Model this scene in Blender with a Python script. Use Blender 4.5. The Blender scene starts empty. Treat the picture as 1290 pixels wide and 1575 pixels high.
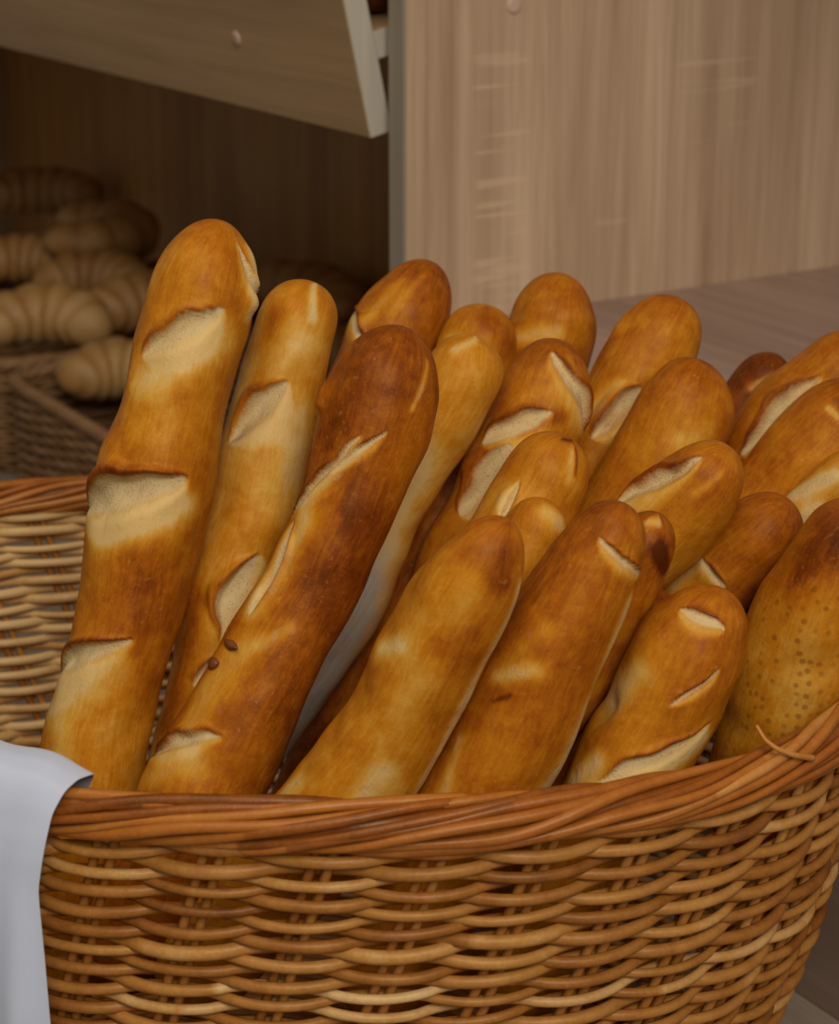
import bpy, math, random
import numpy as np
from mathutils import Matrix, Vector

random.seed(7)
RNG = np.random.default_rng(11)
SC = bpy.context.scene
COL = SC.collection
PI = math.pi

# ------------------------------------------------------------------ helpers
def tag(o, label=None, cat=None, group=None, kind=None):
    if label: o['label'] = label
    if cat: o['category'] = cat
    if group: o['group'] = group
    if kind: o['kind'] = kind
    return o

def empty(name, loc=(0, 0, 0), rz=0.0):
    o = bpy.data.objects.new(name, None)
    COL.objects.link(o)
    o.location = loc
    o.rotation_euler = (0, 0, rz)
    o.empty_display_size = 0.05
    return o

def mesh_obj(name, V, Fc, mat, parent=None, attrs=None, smooth=True):
    """V (n,3), Fc (m,4) or list of faces -> one mesh object."""
    me = bpy.data.meshes.new(name)
    V = np.asarray(V, dtype=np.float32)
    if isinstance(Fc, np.ndarray):
        m = len(Fc)
        me.vertices.add(len(V)); me.vertices.foreach_set('co', V.ravel())
        me.loops.add(m * 4); me.loops.foreach_set('vertex_index', Fc.astype(np.int32).ravel())
        me.polygons.add(m)
        me.polygons.foreach_set('loop_start', np.arange(0, m * 4, 4, dtype=np.int32))
        me.polygons.foreach_set('loop_total', np.full(m, 4, dtype=np.int32))
        me.update(calc_edges=True)
    else:
        me.from_pydata([tuple(map(float, v)) for v in V], [], Fc)
    me.validate()
    for k, a in (attrs or {}).items():
        at = me.attributes.new(k, 'FLOAT_COLOR', 'POINT')
        buf = np.ones((len(V), 4), dtype=np.float32)
        a = np.asarray(a, dtype=np.float32)
        buf[:, :a.shape[1]] = a
        at.data.foreach_set('color', buf.ravel())
    if smooth:
        me.polygons.foreach_set('use_smooth', np.ones(len(me.polygons), dtype=bool))
    if mat: me.materials.append(mat)
    o = bpy.data.objects.new(name, me)
    COL.objects.link(o)
    if parent: o.parent = parent
    return o

def box(name, x0, x1, y0, y1, z0, z1, mat, parent=None, bevel=0.0012):
    V = [(x, y, z) for x in (x0, x1) for y in (y0, y1) for z in (z0, z1)]
    Fc = [(0, 1, 3, 2), (4, 6, 7, 5), (0, 4, 5, 1), (2, 3, 7, 6), (0, 2, 6, 4), (1, 5, 7, 3)]
    o = mesh_obj(name, V, Fc, mat, parent, smooth=False)
    if bevel:
        b = o.modifiers.new('bevel', 'BEVEL'); b.width = bevel; b.segments = 2
    return o

def smoothstep(a, b, x):
    t = np.clip((x - a) / (b - a), 0, 1)
    return t * t * (3 - 2 * t)

def wav(P, scale, seed, octaves=3):
    """cheap smooth noise in -1..1: sums of random plane waves"""
    r = np.random.default_rng(seed)
    out = np.zeros(len(P)); amp = 1.0; tot = 0
    for o in range(octaves):
        k = r.normal(size=(5, 3)); k /= np.linalg.norm(k, axis=1)[:, None]
        ph = r.uniform(0, 2 * PI, 5)
        out += amp * np.sin(P @ (k.T * scale * (1.9 ** o)) + ph).sum(1) / 2.6
        tot += amp; amp *= 0.55
    return out / tot

def grid_faces(nr, nc, wrap_c=True, wrap_r=False):
    i = np.arange(nr if wrap_r else nr - 1); j = np.arange(nc if wrap_c else nc - 1)
    I, J = np.meshgrid(i, j, indexing='ij')
    I2 = (I + 1) % nr; J2 = (J + 1) % nc
    return np.stack([I * nc + J, I * nc + J2, I2 * nc + J2, I2 * nc + J], -1).reshape(-1, 4)

def tube(path, rad, sides=8, closed=False, up=(0, 0, 1), flat=1.0):
    """swept rod; returns V, F. rad scalar or array; flat scales the section along 'up'."""
    P = np.asarray(path, float); n = len(P)
    rad = np.broadcast_to(np.asarray(rad, float), (n,)).copy()
    if closed: T = np.roll(P, -1, 0) - np.roll(P, 1, 0)
    else: T = np.gradient(P, axis=0)
    T /= np.linalg.norm(T, axis=1)[:, None] + 1e-12
    up = np.asarray(up, float)
    B = np.cross(T, up); B /= np.linalg.norm(B, axis=1)[:, None] + 1e-9
    N = np.cross(B, T)
    a = np.linspace(0, 2 * PI, sides, endpoint=False)
    V = P[:, None] + rad[:, None, None] * (np.cos(a)[None, :, None] * B[:, None] + flat * np.sin(a)[None, :, None] * N[:, None])
    F = grid_faces(n, sides, True, closed)
    V = V.reshape(-1, 3)
    if not closed:       # round the cut ends off with collapsed rings
        e0 = np.repeat((P[0] - T[0] * rad[0] * .4)[None], sides, 0); e1 = np.repeat((P[-1] + T[-1] * rad[-1] * .4)[None], sides, 0)
        V = np.vstack([V, e0, e1])
        j = np.arange(sides); j2 = (j + 1) % sides; b = n * sides
        F = np.vstack([F, np.stack([b + j, b + j2, j2, j], -1), np.stack([(n - 1) * sides + j, (n - 1) * sides + j2, b + sides + j2, b + sides + j], -1)])
    return V, F

class MB:
    def __init__(s): s.V = []; s.F = []; s.A = []; s.n = 0
    def add(s, V, F, tint=None):
        s.V.append(V); s.F.append(F + s.n); s.n += len(V)
        t = np.zeros((len(V), 3)) if tint is None else np.broadcast_to(np.asarray(tint, float), (len(V), 3))
        s.A.append(t)
    def build(s, name, mat, parent=None):
        return mesh_obj(name, np.vstack(s.V), np.vstack(s.F), mat, parent, {'tint': np.vstack(s.A)})

# ------------------------------------------------------------------ materials
class NT:
    def __init__(s, name):
        s.m = bpy.data.materials.new(name); s.m.use_nodes = True
        s.t = s.m.node_tree; s.n = s.t.nodes; s.b = s.n['Principled BSDF']
    def new(s, ty, **kw):
        nd = s.n.new(ty)
        for k, v in kw.items(): setattr(nd, k, v)
        return nd
    def link(s, a, b): s.t.links.new(a, b)
    def math(s, op, a, b=None, clamp=False):
        nd = s.new('ShaderNodeMath', operation=op, use_clamp=clamp)
        for i, x in enumerate((a, b)):
            if x is None: continue
            if isinstance(x, (int, float)): nd.inputs[i].default_value = x
            else: s.link(x, nd.inputs[i])
        return nd.outputs[0]
    def noise(s, vec, scale, detail=3, rough=.55, dist=0.0):
        nd = s.new('ShaderNodeTexNoise')
        nd.inputs['Scale'].default_value = scale; nd.inputs['Detail'].default_value = detail
        nd.inputs['Roughness'].default_value = rough; nd.inputs['Distortion'].default_value = dist
        if vec is not None: s.link(vec, nd.inputs['Vector'])
        return nd.outputs['Fac']
    def mapped(s, scale, src='Object', loc=(0, 0, 0)):
        tc = s.new('ShaderNodeTexCoord'); mp = s.new('ShaderNodeMapping')
        mp.inputs['Scale'].default_value = scale; mp.inputs['Location'].default_value = loc
        s.link(tc.outputs[src], mp.inputs['Vector']); return mp.outputs['Vector']
    def ramp(s, fac, stops, interp='LINEAR'):
        nd = s.new('ShaderNodeValToRGB'); nd.color_ramp.interpolation = interp
        el = nd.color_ramp.elements
        while len(el) < len(stops): el.new(0.5)
        for e, (p, c) in zip(el, stops):
            e.position = p; e.color = (*c, 1) if len(c) == 3 else c
        s.link(fac, nd.inputs['Fac']); return nd.outputs['Color']
    def mix(s, fac, a, b, mode='MIX'):
        nd = s.new('ShaderNodeMix', data_type='RGBA', blend_type=mode)
        for i, x in ((0, fac), (6, a), (7, b)):
            if isinstance(x, (int, float)): nd.inputs[i].default_value = x
            elif isinstance(x, tuple): nd.inputs[i].default_value = (*x, 1)
            else: s.link(x, nd.inputs[i])
        return nd.outputs[2]
    def bump(s, h, strength, dist=0.001, prev=None):
        nd = s.new('ShaderNodeBump'); nd.inputs['Strength'].default_value = strength; nd.inputs['Distance'].default_value = dist
        s.link(h, nd.inputs['Height'])
        if prev is not None: s.link(prev, nd.inputs['Normal'])
        return nd.outputs['Normal']
    def set(s, **kw):
        for k, v in kw.items():
            k = k.replace('_', ' ')
            if isinstance(v, (int, float)): s.b.inputs[k].default_value = v
            elif isinstance(v, tuple): s.b.inputs[k].default_value = (*v, 1)
            else: s.link(v, s.b.inputs[k])
        return s.m

def wood(name, light, dark, axis='z', marks=True, rough=.5, seed=0.0, bands=()):
    """oak-print melamine board, the grain running along one local axis"""
    t = NT(name)
    along = {'x': 0, 'y': 1, 'z': 2}[axis]
    def sc(across, al):
        v = [across] * 3; v[along] = al; return tuple(v)
    loc = (seed, seed * 1.7, seed * .6)
    n1 = t.noise(t.mapped(sc(9, .9), loc=loc), 1.0, 3, .5, .6)
    n2 = t.noise(t.mapped(sc(70, 2.2), loc=loc), 1.0, 4, .6, .5)
    n3 = t.noise(t.mapped(sc(420, 9), loc=loc), 1.0, 2, .6)
    f = t.math('ADD', t.math('MULTIPLY', n1, .45), t.math('ADD', t.math('MULTIPLY', n2, .38), t.math('MULTIPLY', n3, .17)))
    c = t.ramp(f, [(.36, dark), (.50, tuple((a + b) / 2 for a, b in zip(light, dark))), (.62, light)])
    if marks:
        m1 = t.noise(t.mapped(sc(14, 75), loc=loc), 1.0, 1, .4)
        m2 = t.noise(t.mapped(sc(13, 2.5), loc=(seed + 3, 1, 2)), 1.0, 1, .5)
        m = t.math('MULTIPLY', t.math('MULTIPLY', t.math('SUBTRACT', m1, .58), 9, True), t.math('MULTIPLY', t.math('SUBTRACT', m2, .50), 7, True), True)
        c = t.mix(t.math('MULTIPLY', m, .5), c, tuple(min(1, x * 1.25) for x in light))
    if bands:      # ladders of pale saw marks across the print
        tc = t.new('ShaderNodeTexCoord'); sx = t.new('ShaderNodeSeparateXYZ'); t.link(tc.outputs['Object'], sx.inputs[0])
        X, Z = sx.outputs[0], sx.outputs[2]
        wob = t.math('MULTIPLY', t.noise(t.mapped((25, 25, 6)), 1.0, 2), .02)
        lad = t.noise(t.mapped((7, 0, 135)), 1.0, 1, .3)
        for (b0, b1, z0, z1, st) in bands:
            xx = t.math('ADD', X, wob)
            inx = t.math('MULTIPLY', t.math('MULTIPLY', t.math('SUBTRACT', xx, b0 + .01), 130, True), t.math('MULTIPLY', t.math('SUBTRACT', b1 + .01, xx), 130, True))
            inz = t.math('MULTIPLY', t.math('MULTIPLY', t.math('SUBTRACT', Z, z0), 30, True), t.math('MULTIPLY', t.math('SUBTRACT', z1, Z), 30, True))
            ln = t.math('MULTIPLY', t.math('SUBTRACT', lad, .575), 11, True)
            vl = t.math('MULTIPLY', t.math('SUBTRACT', t.noise(t.mapped((210, 0, 1.5)), 1.0, 1), .60), 6, True)
            f2 = t.math('MULTIPLY', t.math('MULTIPLY', inx, inz), t.math('MAXIMUM', ln, t.math('MULTIPLY', vl, .6)))
            c = t.mix(t.math('MULTIPLY', f2, st), c, tuple(min(1, x * 1.12) for x in light))
    nb = t.bump(n2, .12, .001)
    return t.set(Base_Color=c, Roughness=rough, Normal=nb)

def plain(name, col, rough=.5, var=.12, scale=40):
    t = NT(name)
    n = t.noise(t.mapped((1, 1, 1)), scale, 3)
    c = t.mix(n, tuple(x * (1 - var) for x in col), tuple(min(1, x * (1 + var)) for x in col))
    return t.set(Base_Color=c, Roughness=rough)

def crust(name, dotted=False):
    t = NT(name)
    at = t.new('ShaderNodeAttribute', attribute_name='skin')
    sp = t.new('ShaderNodeSeparateColor'); t.link(at.outputs['Color'], sp.inputs[0])
    bloom, brown, flour = sp.outputs[0], sp.outputs[1], sp.outputs[2]
    v = t.mapped((1, 1, 1))
    n1 = t.noise(v, 34, 3, .55, .4); n2 = t.noise(v, 120, 4, .6, .3); n3 = t.noise(v, 620, 3, .6)
    sf = t.new('ShaderNodeAttribute', attribute_name='surf'); mp = t.new('ShaderNodeMapping'); mp.inputs['Scale'].default_value = (45, 260, 1)
    t.link(sf.outputs['Color'], mp.inputs['Vector']); ns = t.noise(mp.outputs['Vector'], 1.0, 4, .65, 1.2)
    b = t.math('ADD', brown, t.math('MULTIPLY', t.math('SUBTRACT', n1, .5), .50))
    b = t.math('ADD', b, t.math('MULTIPLY', t.math('SUBTRACT', ns, .5), .42))
    b = t.math('ADD', b, t.math('MULTIPLY', t.math('SUBTRACT', n2, .5), .34))
    b = t.math('ADD', b, t.math('MULTIPLY', t.math('SUBTRACT', n3, .5), .12), True)
    c = t.ramp(b, [(0, (.70, .45, .16)), (.20, (.64, .325, .048)), (.42, (.54, .195, .009)), (.62, (.39, .104, .005)), (.82, (.21, .043, .0035)), (1, (.085, .016, .0025))])
    # open crumb along the slashes: cream, with small dark pits
    pit = t.noise(v, 900, 2, .5)
    pits = t.math('MULTIPLY', t.math('SUBTRACT', .385, pit), 14, True)
    cr = t.mix(n2, (.72, .55, .29), (.58, .37, .13))
    cr = t.mix(t.math('MULTIPLY', pits, .65), cr, (.30, .17, .06))
    bl = t.math('ADD', bloom, t.math('ADD', t.math('MULTIPLY', t.math('SUBTRACT', n2, .5), .9), t.math('MULTIPLY', t.math('SUBTRACT', ns, .5), .7)))
    bl = t.math('MULTIPLY', t.math('SUBTRACT', bl, .22), 1.75, True)
    c = t.mix(bl, c, cr)
    fl = t.math('MULTIPLY', flour, t.math('MULTIPLY', t.math('SUBTRACT', t.math('ADD', t.math('MULTIPLY', n2, .6), t.math('MULTIPLY', ns, .6)), .28), 3.0, True), True)
    c = t.mix(fl, c, t.mix(ns, (.26, .21, .15), (.56, .49, .40)))
    # blistered specks
    sk = t.math('MULTIPLY', t.math('SUBTRACT', t.noise(v, 330, 1, .4), .67), 9, True)
    c = t.mix(t.math('MULTIPLY', sk, .16), c, (.70, .36, .09))
    if dotted:
        vo = t.new('ShaderNodeTexVoronoi'); vo.inputs['Scale'].default_value = 165; vo.inputs['Randomness'].default_value = .55
        t.link(v, vo.inputs['Vector'])
        dt = t.math('MULTIPLY', t.math('SUBTRACT', .36, vo.outputs['Distance']), 5.5, True)
        c = t.mix(t.math('MULTIPLY', t.math('MULTIPLY', dt, .55), at.outputs['Alpha']), c, (.20, .055, .008))
    h = t.math('ADD', t.math('MULTIPLY', n2, .6), t.math('MULTIPLY', n3, .25))
    h = t.math('ADD', h, t.math('MULTIPLY', t.math('MULTIPLY', pit, bl), 1.8))
    nb = t.bump(h, .30, .0018)
    r = t.math('ADD', .38, t.math('MULTIPLY', bl, .35))
    r = t.math('ADD', r, t.math('MULTIPLY', n1, .12))
    return t.set(Base_Color=c, Roughness=r, Normal=nb, Specular_IOR_Level=.20, Specular_Tint=(1.0, .74, .40))

def rattan(name, stops, rough=.42):
    t = NT(name)
    at = t.new('ShaderNodeAttribute', attribute_name='tint')
    sp = t.new('ShaderNodeSeparateColor'); t.link(at.outputs['Color'], sp.inputs[0])
    v = t.mapped((1, 1, 1))
    n1 = t.noise(v, 60, 3); n2 = t.noise(v, 420, 2)
    f = t.math('ADD', sp.outputs[0], t.math('ADD', t.math('MULTIPLY', t.math('SUBTRACT', n1, .5), .55), t.math('MULTIPLY', t.math('SUBTRACT', n2, .5), .25)), True)
    c = t.ramp(f, stops)
    nb = t.bump(n2, .25, .0006)
    return t.set(Base_Color=c, Roughness=rough, Normal=nb, Specular_IOR_Level=.34, Specular_Tint=(1.0, .84, .62))

M = {}
M['panel'] = wood('oak_panel', (.64, .45, .285), (.35, .215, .118), 'z', marks=False, seed=1.3, bands=[(.062, .122, 1.05, 1.33, .48), (.27, .36, 1.22, 1.33, .35), (.185, .225, 1.08, 1.20, .22)])
M['panel_back'] = wood('oak_back_panel', (.66, .35, .10), (.38, .18, .045), 'z', marks=False, seed=4.1)
M['counter'] = wood('oak_counter', (.40, .265, .20), (.25, .155, .115), 'y', marks=False, rough=.42, seed=2.2)
M['riser'] = wood('oak_riser', (.30, .20, .14), (.19, .12, .082), 'y', marks=False, seed=3.2)
M['bench'] = wood('oak_bench', (.36, .275, .20), (.24, .18, .13), 'y', marks=False, seed=5.2)
M['lip'] = wood('oak_lip', (.50, .300, .140), (.33, .185, .080), 'y', marks=False, seed=6.4)
M['edge'] = wood('pale_edge', (.56, .50, .385), (.42, .365, .27), 'z', marks=False, seed=7.4)
M['edge_grey'] = wood('grey_edge', (.36, .295, .205), (.28, .225, .155), 'z', marks=False, seed=8.4)
M['cap'] = plain('cap_plastic', (.56, .37, .25), .45, .05)
M['crust'] = crust('baguette_crust')
M['crust_dot'] = crust('baguette_crust_spotted', True)
M['burnt'] = plain('burnt_flake', (.17, .045, .009), .5, .4, 300)
M['rattan'] = rattan('rattan', [(0, (.17, .050, .009)), (.3, (.33, .117, .019)), (.6, (.48, .210, .045)), (1, (.72, .45, .18))])
M['rattan_rim'] = rattan('rattan_rim', [(0, (.15, .038, .006)), (.4, (.35, .100, .013)), (.7, (.46, .160, .026)), (1, (.58, .27, .07))], .36)
M['wicker'] = rattan('old_wicker', [(0, (.10, .045, .016)), (.5, (.26, .13, .05)), (1, (.36, .20, .09))], .55)
M['wall'] = plain('plaster', (.55, .5, .45), .8)
M['floor'] = plain('floor_tile', (.30, .27, .24), .5)

# ------------------------------------------------------------------ the shelving: unit frame
# local x runs into the unit, local y along its front to the left, origin at the divider's front foot
UNIT = (-.01205, 1.66201, 0.0)
RZ = math.atan2(.53, .848)
def unit(name): return empty(name, UNIT, RZ)

BENCH_Z = .745
bench = tag(unit('display_bench'), 'wooden display bench that the bread basket stands on', 'bench')
box('bench_top', -.72, .88, -1.3, 2.1, BENCH_Z - .03, BENCH_Z, M['bench'], bench)
box('front_panel', -.70, -.68, -1.28, 2.08, .05, BENCH_Z - .03, M['bench'], bench)
for y in (-1.28, .40, 2.06):
    box('side_panel', -.68, .86, y, y + .02, 0.0, BENCH_Z - .03, M['bench'], bench)

un = tag(unit('shelving_unit'), 'oak print shelving unit with a tall upright divider panel behind the bread', 'shelving')
dv = box('divider_panel', .0022, .72, 0, .0235, BENCH_Z, 2.45, M['panel'], un, .0005)
box('edge_band', 0, .0020, .0004, .0231, BENCH_Z, 2.45, M['edge_grey'], dv, .0004)
def cap(name, c, axis, parent, r=.0068):
    a = np.linspace(0, 2 * PI, 28, endpoint=False)
    rings = [(r, 0), (r, .0007), (r * .9, .0013), (r * .5, .0015), (0.0001, .0015)]
    V = []
    for rr, h in rings:
        for t in a:
            if axis == 'y': V.append((c[0] + rr * math.cos(t), c[1] - h, c[2] + rr * math.sin(t)))
            else: V.append((c[0] - h, c[1] + rr * math.cos(t), c[2] + rr * math.sin(t)))
    return mesh_obj(name, np.array(V), grid_faces(len(rings), 28), M['cap'], parent)
cap('screw_cap', (.1024, 0, 1.3495), 'y', dv)
box('back_panel', .46, .478, .0235, 2.05, BENCH_Z, 2.45, M['panel_back'], un)
box('side_panel', 0, .46, 2.03, 2.05, BENCH_Z, 2.45, M['panel'], un)
box('shelf_board', 0, .46, -1.28, 0, 1.78, 1.802, M['panel'], un)  # unseen board, added above the counter to shade it
box('top_board', 0, .46, .0235, 2.03, 2.43, 2.45, M['panel'], un)
box('top_board', 0, .46, -1.28, 0, 2.43, 2.45, M['panel'], un)

ct = tag(unit('counter'), 'raised wooden counter to the right of the divider panel, behind the basket', 'counter')
box('counter_top', 0, .72, -1.28, -.0005, 1.078, 1.0995, M['counter'], ct)
box('riser_panel', .001, .019, -1.28, -.0005, BENCH_Z, 1.078, M['riser'], ct)

# the tilted rack: lip board leaning forward, shelf board let into it
rk = tag(unit('bread_rack'), 'tilted upper bread shelf with a leaning front lip board, top left', 'shelf')
TL = math.radians(12.3)
ux = np.array([-math.sin(TL), math.cos(TL)])      # up along the lip (x, z)
wx = np.array([math.cos(TL), math.sin(TL)])       # into the shelf
o0 = np.array([-.0096, 1.2487])
Y0, Y1 = .035, 2.02
def slab(name, a0, a1, b0, b1, mat, parent, y0=Y0, y1=Y1, bevel=.0008):
    V = []
    for (a, b) in ((a0, b0), (a1, b0), (a1, b1), (a0, b1)):
        p = o0 + ux * a + wx * b
        V += [(p[0], y0, p[1]), (p[0], y1, p[1])]
    Fc = [(0, 1, 3, 2), (2, 3, 5, 4), (4, 5, 7, 6), (6, 7, 1, 0), (0, 2, 4, 6), (1, 7, 5, 3)]
    o = mesh_obj(name, V, Fc, mat, parent, smooth=False)
    bb = o.modifiers.new('bevel', 'BEVEL'); bb.width = bevel; bb.segments = 2
    return o
LT = .0205
lip = slab('front_lip', 0, .17, 0, LT, M['lip'], rk, Y0 + .0012)
slab('end_band', .0003, .1697, .0003, LT - .0003, M['edge'], lip, Y0, Y0 + .0012, .0003)
sh = slab('shelf_board', .0585, .0805, LT, .42, M['lip'], rk, Y0 + .0012)
slab('end_band', .0588, .0802, LT, .4197, M['edge'], sh, Y0, Y0 + .0012, .0003)
pc = o0 + ux * .0625
cp = cap('screw_cap', (0, 0, 0), 'x', rk, .0066)
cp.location = (pc[0], .2372, pc[1]); cp.rotation_euler = (0, -TL, 0)

# room
def struct(name, *a):
    o = box(name, *a, bevel=0); o['kind'] = 'structure'; return o
struct('floor', -4, 4, -3, 5, -.05, 0, M['floor'])
wb = struct('wall_back', .90, .98, -4, 4, 0, 3.2, M['wall'])
wb.location = UNIT; wb.rotation_euler = (0, 0, RZ)

# ------------------------------------------------------------------ the big basket
BC = np.array([-.1035, 1.1475]); BA, BB, BR = .3593, .2464, math.radians(-15)
RIMZ = 1.06
def ell(ph, s=1.0, off=0.0):
    """point on the oval, scaled by s, pushed out by off (m)"""
    u = BA * np.cos(ph); w = BB * np.sin(ph)
    nu = BB * np.cos(ph); nw = BA * np.sin(ph); nn = np.hypot(nu, nw); nu = nu / nn; nw = nw / nn
    u = u * s + nu * off; w = w * s + nw * off
    c, k = math.cos(BR), math.sin(BR)
    return np.stack([u * c - w * k, u * k + w * c], -1)
# equal-arc parameter
_p = np.linspace(0, 2 * PI, 4001); _e = ell(_p); _l = np.r_[0, np.cumsum(np.hypot(*np.diff(_e, axis=0).T))]; PER = _l[-1]
def arc(q):      # q in turns -> angle
    q = np.asarray(q, float); fl = np.floor(q)
    return np.interp((q - fl) * PER, _l, _p) + 2 * PI * fl
def scale_at(h): # h below the rim
    return np.interp(h, [0, .05, .10, .15, .20, .25, .315], [1.0, .985, .962, .937, .897, .852, .785])
bk = tag(empty('bread_basket', (BC[0], BC[1], BENCH_Z + .001)), 'large oval brown wicker basket packed with baguettes', 'basket')
ZB = BENCH_Z + .001
def W3(xy, z): return np.column_stack([xy, np.asarray(z) - ZB])
NST = 36
SHEAR = .55      # turns-per-metre lean of the stakes
def stake_q(k, h): return (k + .5) / NST - SHEAR * h * .28
H0, H1, ROW = .026, .307, .0059
mb = MB(); nrow = int((H1 - H0) / ROW)
for j in range(nrow):
    h = H0 + j * ROW
    q = np.linspace(0, 1, NST * 12, endpoint=False)
    jit = RNG.normal(0, .25)
    ph = (q + SHEAR * h * .28) * NST * PI - PI / 2 + j * PI
    c = np.cos(ph); c = np.sign(c) * np.abs(c) ** .75
    rr = RNG.uniform(.0027, .0035)
    amp = .0050
    zz = h + .0009 * np.sin(q * 2 * PI * RNG.integers(3, 9) + RNG.uniform(0, 6)) + .0005 * np.sin(q * 2 * PI * RNG.integers(12, 25) + RNG.uniform(0, 6)) + .0009 * np.abs(c) * (c > 0)
    rad = rr * (1 + .12 * np.sin(q * 2 * PI * RNG.integers(2, 7) + RNG.uniform(0, 6)))
    xy = ell(arc(q), scale_at(h), off=amp * c)
    V, F = tube(W3(xy, RIMZ - zz), rad, 8, True)
    # lengths of cane of different tone spliced one after the other; the far side is paler split cane
    t = np.zeros(len(q)); pos = 0
    cuts = np.sort(RNG.uniform(0, 1, 7)); vals = np.clip(RNG.normal(.44, .17, 8), .08, .95)
    t = vals[np.searchsorted(cuts, q)]
    t = t + .55 * smoothstep(-.1, .5, np.sin(arc(q)))
    mb.add(V, F, np.repeat(t, 8)[:, None] * np.ones(3))
mb.build('woven_side', M['rattan'], bk)
for k in range(NST):
    sb = MB()
    hh = np.linspace(.012, .311, 24)
    for s in (-1, 1):
        q = stake_q(k, hh) + s * .0022
        sgn = .0
        xy = ell(arc(q), scale_at(hh), off=sgn)
        V, F = tube(W3(xy, RIMZ - hh), .0026, 7, False, up=(0.3, 1, 0.1))
        sb.add(V, F, np.ones(3) * np.clip(RNG.normal(.42, .08), .1, .7))
    sb.build('stake', M['rattan'], bk)
# plaited border: strands winding round the edge
NS = 13
mb = MB()
q = np.linspace(0, 1, 900, endpoint=False); a = arc(q)
for k in range(NS):
    psi = 2 * PI * k / NS + 2 * PI * 5 * q + .22 * np.sin(2 * PI * q * RNG.integers(5, 11) + RNG.uniform(0, 6)) + .12 * np.sin(2 * PI * q * RNG.integers(13, 21) + RNG.uniform(0, 6))
    ro = .0095 * (1 + .13 * np.sin(2 * PI * q * RNG.integers(6, 14) + RNG.uniform(0, 6)))
    xy = ell(a, 1.0, off=ro * np.cos(psi))
    z = RIMZ - .0142 + ro * 1.12 * np.sin(psi)
    rad = .0028 * (1 + .16 * np.sin(2 * PI * q * RNG.integers(4, 10) + RNG.uniform(0, 6)))
    V, F = tube(W3(xy, z), rad, 9, True)
    cuts = np.sort(RNG.uniform(0, 1, 9)); vals = np.clip(RNG.normal(.5, .17, 10), .12, .95)
    mb.add(V, F, np.repeat(vals[np.searchsorted(cuts, q)], 9)[:, None] * np.ones(3))
xy = ell(a, 1.0)
V, F = tube(W3(xy, np.full(len(a), RIMZ - .0142)), .0080, 8, True, flat=1.1)
mb.add(V, F, np.ones(3) * .2)
mb.build('plaited_rim', M['rattan_rim'], bk)
# base
mb = MB()
for j in range(22):
    s = scale_at(.315) * (1 - j / 22.5)
    V, F = tube(W3(ell(arc(np.linspace(0, 1, 120, endpoint=False)), s), np.full(120, ZB + .0045)), .0042, 6, True)
    mb.add(V, F, np.ones(3) * RNG.uniform(.2, .5))
mb.build('base', M['rattan'], bk)

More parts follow.
